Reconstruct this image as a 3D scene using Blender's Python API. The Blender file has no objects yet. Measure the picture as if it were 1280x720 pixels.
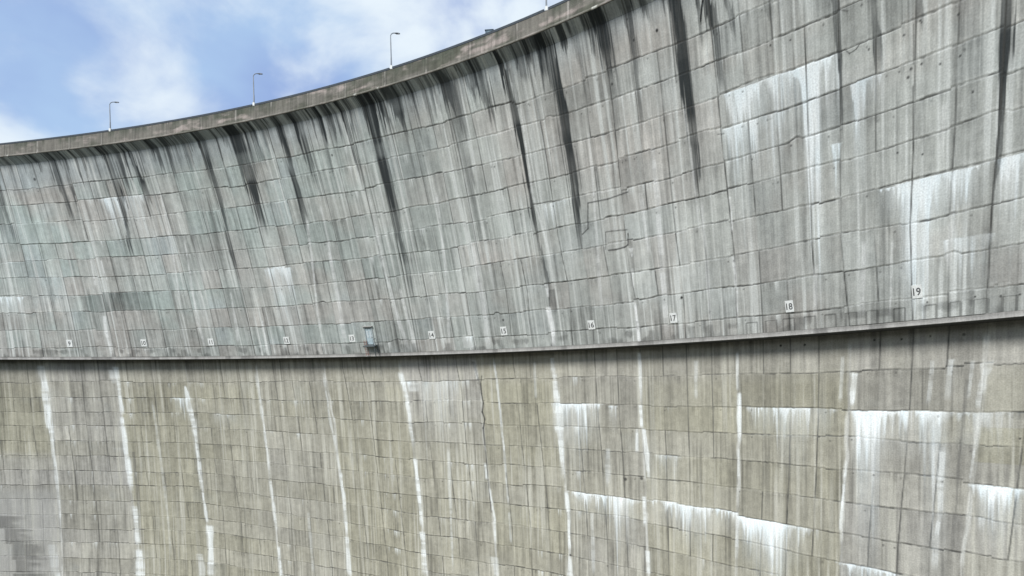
# Curved concrete arch dam seen from the valley: everything in metres, camera at the origin.
import bpy, bmesh, math, random
import numpy as np
from mathutils import Vector, Matrix
# ------------------------------------------------------------------ measured tables (a = arc metres, z = height, w = width)
DARK_RUNS=[[0.75,[85.02,38.71,0.73],[84.97,34.64,0.73],[85.34,28.05,0.54]],[0.5,[83.86,41.43,1.66],[83.66,35.11,1.46],[83.63,28.38,0.72]],[0.85,[98.99,44.09,1.26],[98.98,37.53,1.07],[99.62,30.33,0.53]],[0.7,[101.28,43.43,1.61],[101.3,40.32,1.25],[101.11,36.5,0.71],[100.84,29.19,0.35]],[0.9,[110.46,44.12,2.1],[111.05,40.85,1.92],[111.44,36.5,1.57],[109.89,23.34,0.7]],[0.75,[113.54,44.09,1.74],[113.76,41.23,1.22],[113.79,35.71,0.87],[113.81,33.18,0.35]],[0.9,[116.07,44.09,1.38],[116.75,39.55,1.21],[117.18,36.1,1.04],[116.86,31.46,0.69]],[0.45,[118.2,43.66,0.69],[118.68,40.23,0.34]],[0.75,[122.05,44.2,1.36],[122.45,41.42,1.02],[122.59,37.52,0.51]],[0.7,[124.42,43.97,0.84],[124.61,40.76,0.68],[124.65,37.0,0.34]],[0.55,[126.21,44.01,0.84],[126.54,40.36,0.67],[126.65,37.55,0.34]],[0.5,[128.65,43.97,1.33],[128.98,42.16,1.0],[128.74,38.3,0.34]],[0.85,[132.5,43.99,1.15],[132.53,38.99,0.99],[132.57,34.32,0.84],[131.72,19.52,0.51]],[0.6,[136.94,43.91,1.29],[137.44,42.14,0.97],[137.93,39.9,0.33]],[0.95,[139.39,44.04,2.56],[139.77,40.58,2.26],[140.07,34.26,1.8],[140.3,27.3,0.66]],[0.6,[142.68,43.85,0.95],[143.49,40.59,0.8],[144.22,36.13,0.32]],[0.5,[145.12,44.05,1.88],[145.44,41.94,1.1],[145.43,38.21,0.32]],[0.9,[148.52,43.9,1.23],[148.93,39.41,0.94],[148.85,33.18,0.79],[148.72,24.98,0.49]],[0.8,[152.76,43.91,1.21],[152.86,39.44,0.92],[152.71,33.01,0.47]],[0.7,[156.75,43.9,1.04],[156.72,39.45,0.6],[156.44,33.91,0.31]],[0.5,[158.46,43.84,1.47],[158.61,41.68,1.18],[158.79,39.87,0.3]],[0.85,[161.03,44.0,1.16],[161.46,40.28,0.88],[161.76,32.0,0.6]],[0.55,[163.11,43.48,0.72],[163.21,40.02,0.58],[163.28,37.03,0.29]],[0.95,[166.25,44.06,2.38],[166.73,40.44,2.27],[166.68,31.94,1.76],[166.41,19.1,1.22],[166.44,14.26,0.62]],[0.75,[168.41,43.87,1.94],[169.05,41.0,1.67],[169.55,37.59,0.56]],[0.8,[170.61,43.83,1.91],[171.15,41.11,1.24],[171.68,37.74,0.42]],[0.55,[174.44,43.65,0.8],[174.57,40.96,0.54],[174.28,36.84,0.27]],[0.5,[176.14,43.67,0.66],[176.46,41.07,0.53],[176.74,36.91,0.27]],[0.4,[177.83,43.68,0.52],[178.18,41.19,0.52],[178.77,38.4,0.26]],[0.9,[179.6,43.99,2.55],[180.53,41.17,2.31],[181.12,37.97,1.81],[181.37,35.19,0.78]],[0.45,[180.36,39.01,1.56],[180.58,33.45,1.33],[180.77,26.5,1.09],[180.52,20.18,0.56]],[0.5,[183.22,43.56,0.87],[183.94,40.91,0.62],[184.44,38.23,0.25]],[0.8,[184.61,43.75,2.08],[185.55,40.99,1.97],[186.31,38.29,1.24],[186.46,36.08,0.37]],[0.9,[188.82,44.06,0.94],[189.64,40.93,0.83],[190.18,34.49,0.73],[190.25,22.24,0.64],[190.92,15.96,0.52],[190.64,12.75,0.26]],[0.5,[189.86,43.35,0.47],[190.48,40.34,0.47],[191.05,36.9,0.24]],[0.8,[191.84,43.8,1.14],[192.28,41.92,0.92],[192.71,39.43,0.46]],[0.7,[194.57,43.65,0.66],[194.98,41.65,0.56],[195.31,39.23,0.34]],[0.95,[195.83,43.99,2.18],[196.65,40.86,1.98],[197.06,35.61,1.57],[197.05,27.43,1.28],[196.88,19.61,0.6]],[0.4,[199.7,43.04,0.42],[200.13,41.1,0.32],[200.4,38.78,0.21]],[0.8,[201.73,44.23,0.91],[202.1,42.02,0.71],[202.61,39.34,0.41]],[0.9,[203.2,44.09,2.19],[203.75,41.7,2.0],[204.18,38.55,1.62],[204.31,37.03,0.41]],[0.35,[203.91,38.26,1.22],[203.84,35.62,1.03],[203.53,30.09,0.64]],[0.5,[206.56,43.35,0.95],[207.25,40.56,0.77],[207.72,37.45,0.39]],[0.6,[207.36,37.7,0.29],[207.25,33.25,0.3],[207.17,28.5,0.2]],[0.75,[208.82,43.71,0.74],[209.48,41.93,0.65],[209.87,40.2,0.28]],[0.9,[212.03,43.06,1.67],[212.62,40.81,1.59],[213.12,37.8,1.43],[213.28,33.92,1.18],[213.21,31.01,0.93],[213.39,28.31,0.75],[213.35,22.32,0.38]],[0.85,[216.02,41.41,0.83],[216.58,38.89,0.84],[216.96,36.82,0.67],[217.22,31.55,0.35]],[0.8,[218.07,40.7,0.81],[218.58,38.36,0.73],[218.77,36.05,0.41]],[0.85,[228.04,38.44,0.6],[228.33,34.93,0.61],[228.51,31.89,0.55],[228.58,29.38,0.35],[228.57,23.47,0.29]],[0.85,[231.28,37.13,0.56],[231.48,33.75,0.57],[231.65,31.38,0.51],[231.75,29.08,0.32]],[0.3,[238.47,34.06,1.05],[238.71,30.89,1.07],[238.94,24.19,0.77],[238.88,22.45,0.33]],[0.85,[240.87,32.99,0.69],[240.84,30.01,0.7],[240.81,25.23,0.62],[240.65,20.73,0.48],[240.42,17.79,0.38],[240.21,13.43,0.28]],[0.5,[234.94,35.6,0.52],[235.08,32.89,0.35],[235.15,31.22,0.18]],[0.5,[222.46,40.6,0.89],[222.62,37.58,0.6],[222.87,35.66,0.23]],[0.45,[100.65,-10.9,0.87],[101.01,-19.92,1.04],[101.25,-31.5,0.69]],[0.5,[174.48,6.37,0.76],[175.27,2.7,0.46],[175.55,0.08,0.3]],[0.55,[191.4,15.7,1.03],[191.3,13.57,0.78],[191.33,12.15,0.39]],[0.4,[238.92,2.24,0.31],[238.47,-4.25,0.31],[237.93,-16.79,0.25]],[0.35,[209.32,10.1,0.86],[209.23,7.86,0.97]],[0.35,[212.88,10.0,0.81],[212.96,8.3,0.82]]]
WHITE_RUNS=[[0.9,[190.37,13.53,0.92],[190.51,10.33,1.06],[190.5,7.62,1.07]],[0.95,[203.72,13.13,0.46],[203.85,10.21,0.58],[203.79,7.55,0.7]],[0.7,[216.91,16.68,0.37],[217.04,14.52,0.56],[217.04,13.04,0.38]],[0.6,[217.13,13.03,0.38],[217.02,9.66,0.29]],[0.75,[190.62,16.52,0.65],[190.57,14.71,0.39]],[0.6,[203.87,17.1,0.45],[203.79,14.7,0.23]],[0.7,[217.0,22.82,0.27],[217.0,19.18,0.28]],[0.55,[203.95,19.45,0.89],[204.02,18.32,0.22]],[0.6,[101.02,15.81,1.04],[100.76,11.94,1.04],[100.92,8.0,0.52]],[0.5,[100.91,25.73,0.53],[100.62,20.78,0.53]],[0.5,[103.2,25.65,0.7],[103.42,21.85,0.53]],[0.45,[149.28,29.93,0.64],[146.93,15.83,0.66],[146.51,8.41,0.67]],[0.5,[152.07,26.16,0.64],[151.7,16.27,0.98],[150.99,8.32,1.32]],[0.4,[162.36,31.93,0.75],[161.99,21.81,0.77],[162.88,13.19,0.94],[163.92,8.02,0.95]],[0.45,[164.42,18.04,0.62],[165.18,7.98,0.94]],[0.4,[174.69,30.38,0.7],[173.69,20.82,0.73],[171.67,7.8,0.61]],[0.45,[179.32,23.54,0.83],[179.33,14.67,1.0],[179.12,7.57,1.16]],[0.35,[152.58,31.34,0.63],[152.39,26.14,0.64],[151.8,20.08,0.48]],[0.5,[208.3,29.87,0.6],[208.16,23.27,0.93],[208.07,17.04,0.96],[207.75,8.44,0.77]],[0.35,[206.08,25.36,0.63],[206.46,18.18,0.65]],[0.35,[213.62,23.09,0.48],[213.72,15.4,0.59],[213.56,8.07,0.4]],[0.35,[200.17,33.29,0.44],[199.73,26.51,0.45],[199.09,18.16,0.71],[198.58,11.11,0.49]],[0.4,[191.02,37.75,0.36],[190.57,28.04,0.5],[191.98,18.98,0.38]],[0.35,[225.81,14.51,0.63],[225.49,8.89,0.65]],[0.35,[230.37,16.0,0.57],[230.14,8.45,0.59]],[0.35,[232.8,15.54,0.4],[232.57,8.21,0.28]],[0.3,[237.51,17.25,0.59],[237.35,11.94,0.61]],[0.4,[122.49,28.16,0.52],[120.91,14.58,0.69],[121.48,8.77,0.69]],[0.4,[129.55,19.2,0.51],[128.72,10.13,0.86]],[0.4,[134.97,14.23,0.51],[134.52,8.61,0.68]],[0.35,[120.28,35.88,0.52],[118.26,17.49,0.69]],[0.35,[212.65,32.63,0.37],[213.02,24.84,0.38],[213.23,18.96,0.39]],[0.3,[236.79,25.49,0.46],[236.74,21.26,0.47]],[0.95,[82.61,6.61,1.71],[83.03,1.13,2.05],[83.25,-5.39,1.7],[83.52,-10.31,1.02]],[0.6,[83.38,-7.84,1.19],[83.85,-15.26,1.02],[84.23,-23.56,0.67],[84.41,-27.23,0.5]],[0.55,[82.46,-30.26,2.17],[82.8,-37.26,2.32]],[0.9,[83.32,-36.09,1.66],[83.45,-38.59,1.66]],[0.85,[98.66,6.47,1.74],[98.91,2.81,1.22],[99.08,-3.61,1.39]],[0.95,[98.9,-3.61,1.39],[99.41,-13.37,1.56],[99.85,-19.12,1.39]],[0.95,[100.19,-21.92,1.56],[100.45,-26.55,1.56],[100.62,-30.19,1.73]],[0.95,[100.76,-30.85,2.42],[100.89,-36.83,2.41]],[0.55,[97.86,5.67,2.09],[97.87,2.81,1.04]],[0.95,[113.54,2.54,0.7],[113.83,-1.08,2.1],[114.47,-5.04,1.4]],[0.85,[114.46,-3.45,1.4],[114.85,-12.24,1.05],[115.22,-18.69,0.88]],[0.8,[115.22,-18.69,0.7],[115.84,-25.18,0.88]],[0.95,[116.36,-25.32,1.76],[116.24,-30.89,1.58],[116.36,-36.12,2.1]],[0.5,[113.94,-31.32,2.1],[114.08,-36.25,1.75]],[0.5,[129.06,5.14,0.7],[129.51,-0.19,0.7],[129.93,-6.36,0.7],[130.35,-15.75,0.7]],[0.75,[130.35,-15.75,0.7],[130.86,-23.64,0.7],[131.24,-26.01,0.53]],[0.85,[131.27,-28.72,1.06],[131.67,-35.08,0.88]],[0.45,[143.73,5.05,0.68],[144.28,-3.07,0.69],[145.13,-9.05,0.69],[145.7,-15.07,0.86]],[0.8,[145.81,-13.55,0.86],[146.24,-22.67,0.87],[146.4,-26.03,0.69]],[0.8,[146.24,-25.73,1.39],[146.73,-33.7,1.21]],[0.9,[159.8,5.02,1.14],[160.62,1.39,0.98],[161.14,-4.23,1.15],[161.48,-8.48,0.82]],[0.95,[161.53,-10.19,1.15],[162.01,-15.62,0.99],[162.45,-22.81,0.99]],[0.85,[162.42,-23.4,1.66],[162.73,-31.81,1.33]],[0.5,[162.07,3.06,3.57],[162.25,1.4,2.27]],[0.7,[174.5,6.63,0.61],[175.01,3.36,0.61]],[0.75,[175.53,-10.32,0.62],[175.84,-13.27,0.77]],[0.8,[176.24,-14.59,0.62],[176.93,-19.95,0.62],[177.09,-24.01,0.77]],[0.75,[176.7,-26.24,1.86],[177.06,-29.75,1.55]],[0.7,[178.28,6.92,0.45],[178.76,0.74,0.52],[179.32,-7.73,0.53],[179.73,-18.31,0.45]],[0.4,[179.73,-18.31,0.45],[180.0,-23.63,0.46]],[0.7,[188.75,6.59,1.1],[188.99,3.32,0.97]],[0.95,[188.97,3.08,1.24],[189.35,-0.46,1.66]],[0.85,[189.49,-0.46,2.21],[189.6,-7.24,1.25],[189.83,-12.2,0.84]],[0.95,[190.33,-13.91,0.84],[190.61,-18.39,0.84],[190.62,-23.42,0.7]],[0.85,[190.6,-24.05,0.7],[190.67,-27.45,1.26]],[0.35,[185.64,6.08,0.57],[185.59,0.13,0.57]],[0.7,[202.84,6.85,0.6],[202.94,2.99,0.72],[202.85,-0.12,0.6]],[0.95,[202.84,-0.46,0.85],[202.87,-3.71,0.97]],[0.85,[202.13,-3.85,0.73],[202.04,-7.26,0.74]],[0.85,[203.23,-3.7,0.72],[203.62,-7.39,0.97],[203.78,-10.99,0.6]],[0.85,[203.0,-13.35,0.61],[203.04,-17.93,0.49]],[0.75,[203.48,-21.08,1.1],[203.44,-24.54,0.86]],[0.5,[216.21,6.2,0.4],[216.23,1.26,0.4]],[0.9,[216.43,1.26,0.5],[216.4,-1.72,0.7],[216.36,-5.23,0.4]],[0.5,[216.25,-5.74,0.3],[216.21,-9.79,0.41]],[0.6,[216.08,-13.88,0.51],[215.84,-20.07,0.41]],[0.85,[229.28,3.25,0.62],[229.05,1.01,0.71],[229.05,-0.38,0.39]],[0.75,[228.42,-6.28,0.32],[228.19,-9.41,0.4],[227.95,-12.12,0.33]],[0.7,[228.03,-10.77,0.41],[227.79,-14.39,0.33]],[0.35,[228.02,5.12,0.4],[227.78,-0.13,0.4]],[0.5,[237.78,4.34,0.63],[237.43,0.34,0.64]],[0.5,[240.8,4.03,0.69],[240.12,2.21,0.71],[239.79,-0.55,0.6]],[0.6,[237.07,-4.04,0.71],[236.86,-10.7,0.65],[236.5,-16.76,0.6]],[0.4,[239.39,4.11,0.36],[239.05,0.35,0.37]],[0.45,[239.58,-4.18,0.24],[239.24,-7.25,0.24]],[0.35,[236.17,4.27,0.53],[235.87,-0.3,0.53]],[0.4,[210.89,5.44,0.65],[210.78,0.25,0.54]],[0.35,[194.61,-16.67,0.67],[194.67,-26.47,0.68]],[0.35,[197.52,-6.82,1.03],[197.35,-12.76,0.78]],[0.4,[168.46,-8.2,0.8],[168.33,-30.76,0.65]],[0.3,[105.87,-0.34,0.7],[107.77,-32.92,0.7]],[0.3,[138.15,-21.65,0.87],[138.72,-34.17,0.7]]]
CURTAINS=[[1,217.42,31.77,228.44,31.91,3.03,0.5],[0.95,224.95,31.81,226.87,31.82,10.07,0.25],[0.6,225.85,31.78,226.58,31.79,14.47,0.2],[0.8,217.24,31.75,221.0,31.78,3.89,0.3],[0.5,227.16,31.85,228.44,31.85,7.06,0.4],[1,229.47,29.09,231.95,29.08,1.36,0.5],[0.95,229.54,28.95,230.7,29.07,6.8,0.25],[0.5,227.66,25.07,228.39,25.01,4.13,0.3],[1,231.39,19.68,240.26,19.72,2.09,0.55],[0.95,233.27,19.78,236.16,19.77,7.53,0.4],[0.6,235.05,19.79,238.04,19.72,3.92,0.4],[0.4,233.66,19.48,235.68,19.51,11.58,0.4],[0.95,240.58,19.69,242.42,19.79,3.32,0.45],[0.55,241.41,19.62,242.07,19.72,5.48,0.3],[0.7,229.14,26.64,229.56,26.58,0.65,0.5],[0.6,78.2,19.07,84.49,19.0,3.02,0.2],[0.6,137.9,22.79,142.89,22.5,1.01,0.5],[0.45,137.69,22.15,143.52,21.83,10.61,0.4],[0.95,188.38,-0.47,196.98,-0.16,4.1,0.5],[0.6,188.65,-0.59,194.49,-0.42,7.32,0.35],[0.7,197.71,-1.2,199.24,-1.07,2.78,0.4],[0.95,216.81,-0.42,227.94,-0.21,2.43,0.75],[0.7,220.66,-0.48,224.6,-0.34,5.64,0.7],[1,228.74,-1.17,237.82,-1.04,3.29,0.5],[0.9,228.82,-1.25,232.38,-1.17,5.14,0.25],[0.85,229.05,-1.25,231.8,-1.18,10.34,0.4],[0.7,229.52,-1.23,231.65,-1.19,14.65,0.5],[0.55,235.2,-1.11,237.7,-1.2,13.51,0.4],[0.9,190.05,-13.93,202.37,-14.22,2.9,0.65],[0.7,197.84,-14.02,202.13,-14.25,5.18,0.4],[0.85,203.59,-14.31,219.83,-14.12,2.13,0.55],[0.8,207.15,-14.43,212.73,-14.34,4.12,0.35],[0.9,216.08,-14.29,224.75,-14.28,3.91,0.35],[0.9,217.88,-14.42,222.17,-14.34,7.88,0.45],[0.7,219.64,-14.45,221.71,-14.41,13.71,0.3],[0.85,216.08,-14.39,218.86,-14.37,5.06,0.1],[1,239.3,-7.85,243.37,-7.61,2.96,0.25],[0.9,239.97,-7.84,242.17,-7.7,4.31,0.25],[1,227.47,-17.97,233.33,-17.89,1.91,0.4],[0.7,110.47,0.16,114.29,-0.13,2.85,0.3],[0.7,159.61,2.93,162.86,2.92,1.39,0.3],[0.4,204.94,-6.97,208.42,-7.08,3.31,0.4],[0.5,117.79,-3.41,124.81,-3.33,1.89,0.7],[0.5,106.45,37.08,116.93,36.37,5.01,0.3],[0.35,96.21,-10.15,99.68,-10.1,0.65,0.3],[0.35,190.75,25.91,196.9,25.35,2.05,0.5],[0.4,188.71,22.43,189.23,22.37,0.79,0.4],[0.6,175.22,9.67,176.55,9.61,2.2,0.1],[0.35,216.55,30.15,223.71,30.24,8.72,0.55],[0.3,236.95,14.73,240.4,14.67,4.02,0.5],[0.4,162.85,2.78,171.59,2.86,8.24,0.5],[0.4,237.82,-1.2,243.09,-0.71,2.97,0.5]]
CRACKS=[[0.8,[175.57,2.7,0.33],[175.62,1.13,0.33],[175.82,-0.45,0.34],[175.57,-1.9,0.34],[175.95,-3.09,0.34],[175.56,-4.56,0.34],[175.7,-7.36,0.34]],[0.7,[175.82,4.0,0.24],[175.57,2.7,0.24]],[0.6,[175.7,-7.36,0.25],[176.0,-13.26,0.25],[176.37,-18.65,0.25]],[0.8,[200.85,19.59,0.23],[201.89,19.54,0.23],[203.18,19.65,0.22],[203.66,19.86,0.22],[203.83,21.13,0.22]],[0.6,[200.71,21.78,0.18],[201.64,21.74,0.18],[203.79,21.59,0.18]],[0.55,[200.7,21.69,0.16],[200.4,19.74,0.16]],[0.7,[197.28,21.99,0.21],[198.22,22.52,0.21],[198.71,25.42,0.21],[201.63,25.38,0.2],[204.48,25.66,0.19]],[0.6,[228.06,35.32,0.1],[228.68,35.26,0.1],[229.34,34.9,0.1]],[0.7,[228.45,32.21,0.11],[229.0,32.2,0.11],[229.4,31.76,0.11],[229.94,31.87,0.11],[230.28,32.16,0.11]],[0.6,[216.16,28.92,0.13],[216.88,28.82,0.13]],[0.6,[234.45,27.57,0.09],[234.48,22.84,0.09]],[0.4,[234.49,32.03,0.07],[234.51,29.19,0.07]]]
TIE_HOLES=[[210.38,39.78,0.33,1],[210.21,12.88,0.33,1],[207.06,41.72,0.19,0.8],[204.15,36.69,0.31,0.8],[207.52,39.79,0.25,0.8],[234.09,28.35,0.25,0.8],[235.22,22.12,0.16,0.8],[233.27,22.8,0.17,0.8],[231.0,31.5,0.17,0.8],[234.97,32.07,0.15,0.8],[237.68,31.41,0.14,0.8],[236.46,28.49,0.15,0.8],[221.45,6.67,0.29,1],[224.12,6.59,0.28,0.9],[231.11,6.62,0.24,0.9],[233.57,6.51,0.25,0.9],[200.2,-11.2,0.5,0.8],[202.69,-10.86,0.49,0.8],[190.74,-23.9,0.36,0.9],[93.44,39.68,0.54,0.8],[157.32,37.41,0.36,0.8],[236.02,6.63,0.21,0.8],[238.69,6.55,0.29,0.7],[222.27,34.79,0.2,0.8],[224.19,34.59,0.19,0.8],[233.77,31.52,0.16,0.8],[235.11,28.98,0.15,0.8],[237.86,28.53,0.14,0.8],[238.8,25.67,0.14,0.8],[182.42,12.16,0.37,0.8],[239.34,9.52,0.15,0.8],[241.14,9.34,0.14,0.8],[242.43,9.29,0.14,0.8],[235.7,9.5,0.15,0.8],[225.62,-3.86,0.25,0.7],[242.84,-3.08,0.14,0.8]]
JOINTS=[[[[86.28,42.0],[86.28,7.42]],
[[83.3,6.61],[83.25,-5.39],[83.9,-14.43],[84.23,-23.56],[84.3,-36.91]]],
[[[101.67,42.0],[101.67,7.47]],
[[98.83,6.47],[98.9,-0.39],[99.19,-11.74],[99.8,-19.95],[100.28,-26.55],[100.73,-36.5]]],
[[[116.69,42.0],[116.69,7.51]],
[[113.96,5.97],[114.28,-3.45],[114.61,-13.05],[115.64,-22.74],[115.85,-35.82]]],
[[[131.85,42.0],[131.85,7.49]],
[[129.33,5.9],[129.9,-4.81],[130.23,-17.33],[130.93,-25.23],[131.33,-34.79]]],
[[[146.3,42.0],[146.3,7.53]],
[[143.98,5.78],[145.17,-4.55],[145.76,-16.59],[146.51,-27.25],[146.74,-33.39]]],
[[[161.89,42.0],[161.89,7.48]],
[[159.85,5.58],[160.78,1.39],[161.32,-8.48],[161.84,-15.63],[162.65,-25.7],[163.08,-31.48]]],
[[[176.57,42.0],[176.57,7.39]],
[[174.9,5.97],[175.48,1.39],[175.7,-7.36],[176.24,-14.59],[176.88,-21.31],[177.07,-29.47]]],
[[[189.11,45.38],[189.49,43.36],[190.18,34.49],[190.25,22.24],[190.92,15.96],[190.08,7.53]],
[[188.83,5.62],[189.26,-2.31],[189.83,-8.46],[190.3,-14.66],[190.65,-22.15],[190.67,-27.2]]],
[[[203.65,44.7],[203.87,43.27],[203.87,36.38],[203.39,19.53],[203.9,12.72],[203.79,7.55]],
[[202.92,5.75],[202.91,-2.02],[203.22,-8.77],[203.33,-15.6],[203.56,-24.74]]],
[[[216.13,42.29],[216.32,40.37],[216.66,26.4],[217.09,16.65],[216.89,7.56]],
[[216.31,6.2],[216.4,-1.72],[216.33,-7.75],[216.08,-14.9],[215.84,-22.13]]],
[[[228.41,39.39],[228.57,35.99],[228.44,26.85],[228.26,16.39],[228.93,7.69]],
[[228.74,6.8],[228.58,-1.43],[228.27,-8.51],[227.8,-17.54]]],
[[[240.87,33.95],[240.8,31.04],[240.68,23.04],[240.34,16.57],[240.13,7.64]],
[[240.48,6.98],[239.97,-1.14],[239.42,-7.23],[238.74,-15.03]]]]
DARK_ROWS=[[70.75,75.26,-24.54,-27.17],[72.64,76.83,-27.19,-30.32],[74.04,80.05,-30.34,-33.63],[74.79,79.02,-33.67,-36.3],[74.11,81.31,-36.5,-37.45]]
PLATES=[[9,92.37,10.7,1.38,1.53],[10,108.4,10.53,1.38,1.42],[11,122.95,10.51,1.38,1.3],[12,139.18,10.51,1.35,1.32],[13,152.9,10.44,1.31,1.26],[14,168.84,10.48,1.3,1.31],[15,182.26,10.54,1.2,1.39],[16,196.95,10.53,1.12,1.27],[17,208.93,10.52,0.97,1.25],[18,222.95,10.53,0.85,1.26],[19,234.89,10.61,0.78,1.23]]
LAMPS=[113.69,144.91,171.7,196.92]
SLOTS=[[235.97,0.89,9.23],[237.89,0.85,9.25],[239.77,1.03,9.26],[241.76,0.97,9.27],[233.4,0.95,9.23],[231.02,1.01,9.26],[229.1,1.06,9.27],[227.09,1.1,9.28],[224.99,1.15,9.29],[222.79,1.2,9.28],[220.86,1.25,9.27],[218.66,1.3,9.24],[243.74,0.91,9.28]]
BOX_A=187.58
DOOR=[[156.53, 10.86, 1.94], [157.32, 8.71, 0.32], [154.89, 8.77, 0.33]]
CABLE=[[215.76, 40.75], [215.44, 38.87]]
QP=[760.0, 0.0, 0.006639, 640.0, 500.831934, -44.111576, -66.272008, 1.861518, 0.33503, 0.337442, -3.013213, 0.980781, 0.160454, -0.106082, -1.502554, 0.455127, -0.635014, -0.992216, -0.128343, 0.369645]

rng = random.Random(7)
SC, K = 4.0, 400.0
CX, CY = QP[5]*SC, QP[6]*SC
ZLIP = QP[7]*SC                     # underside of the upper wall
ZC = 11.41*SC                       # top of the parapet
PAR_H, COVE_H, OVER = 2.55, .85, 1.15
ZP = ZC-PAR_H                       # underside of the parapet
Z0 = ZP-COVE_H                      # where the cove springs from the wall
ZBOT = -46.0
TH0 = 0.4

def radius(th, z, side):
    t = (z/SC-QP[7])/100.0; a = th-TH0
    b = 1+QP[16]*a*a+QP[17]*a**3
    if side == 'up':
        d = (QP[8]+QP[9]*a+QP[10]*a*a+QP[18]*a**3)*t+(QP[11]+QP[19]*a)*t*t
    else:
        tt = np.maximum(t, -0.105); 
        d = (QP[12]+QP[13]*a+QP[14]*a*a)*tt+QP[15]*tt*tt-0.7/100.0
    return 400.0*(b-d)

def point(a, z, side='up', off=0.0):
    th = a/K; r = float(radius(th, z, side))-off
    return Vector((CX+r*math.sin(th), CY+r*math.cos(th), z))

def frame(a, z, side='up'):
    """right, up-the-wall and outward axes of the wall face at (a, z)"""
    p = point(a, z, side)
    x = (point(a+.3, z, side)-point(a-.3, z, side)).normalized()
    y = (point(a, z+.3, side)-point(a, z-.3, side)); y = (y-x*y.dot(x)).normalized()
    n = x.cross(y)
    m = Matrix((x, y, n)).transposed().to_4x4(); m.translation = p
    return m

# ------------------------------------------------------------------ noise on a separable grid
def sm(e0, e1, v):
    t = np.clip((v-e0)/(e1-e0), 0, 1); return t*t*(3-2*t)

def n1(x, seed):
    r = np.random.RandomState(seed); i = np.floor(x).astype(int); lo = i.min(); T = r.rand(i.max()-lo+3)
    f = x-i; f = f*f*(3-2*f); i = i-lo
    return T[i]*(1-f)+T[i+1]*f

def n2(x, y, seed):
    r = np.random.RandomState(seed)
    i = np.floor(x).astype(int); j = np.floor(y).astype(int)
    i0, j0 = i.min(), j.min(); T = r.rand(i.max()-i0+3, j.max()-j0+3)
    f = x-i; f = (f*f*(3-2*f))[:, None]; g = y-j; g = (g*g*(3-2*g))[None, :]; i = i-i0; j = j-j0
    Tc = T[i]*(1-f)+T[i+1]*f
    return Tc[:, j]*(1-g)+Tc[:, j+1]*g

def fbm(x, y, seed, o=4):
    s = 0; w = 0; k = 1.0
    for q in range(o):
        s = s+k*n2(x*2**q, y*2**q, seed+q); w += k; k *= .55
    return s/w

# ------------------------------------------------------------------ joints of the concrete
def joint_rows(z, side):
    rows = []
    for u, l in JOINTS:
        pl = sorted((q[1], q[0]) for q in (u if side == 'up' else l))
        rows.append(np.interp(z, [q[0] for q in pl], [q[1] for q in pl]))
    for k in range(1, 4): rows.insert(0, rows[0]-14.6)
    for k in range(1, 5): rows.append(rows[-1]+13.2)
    return np.array(rows)

UP_L = [9.83, 13.05, 16.42, 19.75, 22.95, 25.95, 28.9, 32.4, 35.6, 38.35]
UP_R = [10.0, 13.3, 16.76, 20.4, 23.5, 26.3, 29.45, 32.3, 35.4, 38.2]
LO_L = [3.2, .1, -2.9, -5.7, -8.8, -11.9, -14.9, -18.0, -20.9, -24.0, -26.9, -29.8, -32.9, -36, -39, -42]
LO_M = [3.4, -.3, -3.9, -7.25, -10.5, -13.75, -17.0, -20.4, -24.0, -27.2, -30.3, -33.4, -36.5, -39.5, -42.5, -45]
LO_R = [3.5, -.75, -3.95, -7.35, -10.8, -14.4, -17.8, -21.2, -24.6, -28, -31.2, -34.2, -37.2, -40, -43, -45.5]

def lift_lines(a, side, blk):
    out = []
    for k in range(len(UP_L if side == 'up' else LO_L)):
        if side == 'up': base = np.interp(a, [150, 225], [UP_L[k], UP_R[k]])
        else: base = np.interp(a, [116, 160, 200, 228], [LO_L[k], LO_M[k]-.05, LO_M[k], LO_R[k]])
        jit = np.random.RandomState(50+k+(900 if side == 'up' else 0)).randn(60)*.10
        wob = (n1(a/1.7, 11*k+5)-.5)*.06+(n1(a/.28, 13*k+2)-.5)*.045+(n1(a/5., 7*k+3)-.5)*.16
        st_ = np.random.RandomState(300+k).randn(400)*.06; wob = wob+st_[(np.floor(a/3.65).astype(int)) % 400]
        if side == 'up': wob = wob+sm(.93, 1., n1(a/3.3, 17*k+1))*.25
        out.append(base+jit[blk]+wob)
    return np.array(out)

def lerp(c, col, m):
    return c*(1-m[..., None])+np.array(col)*m[..., None]

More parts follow.
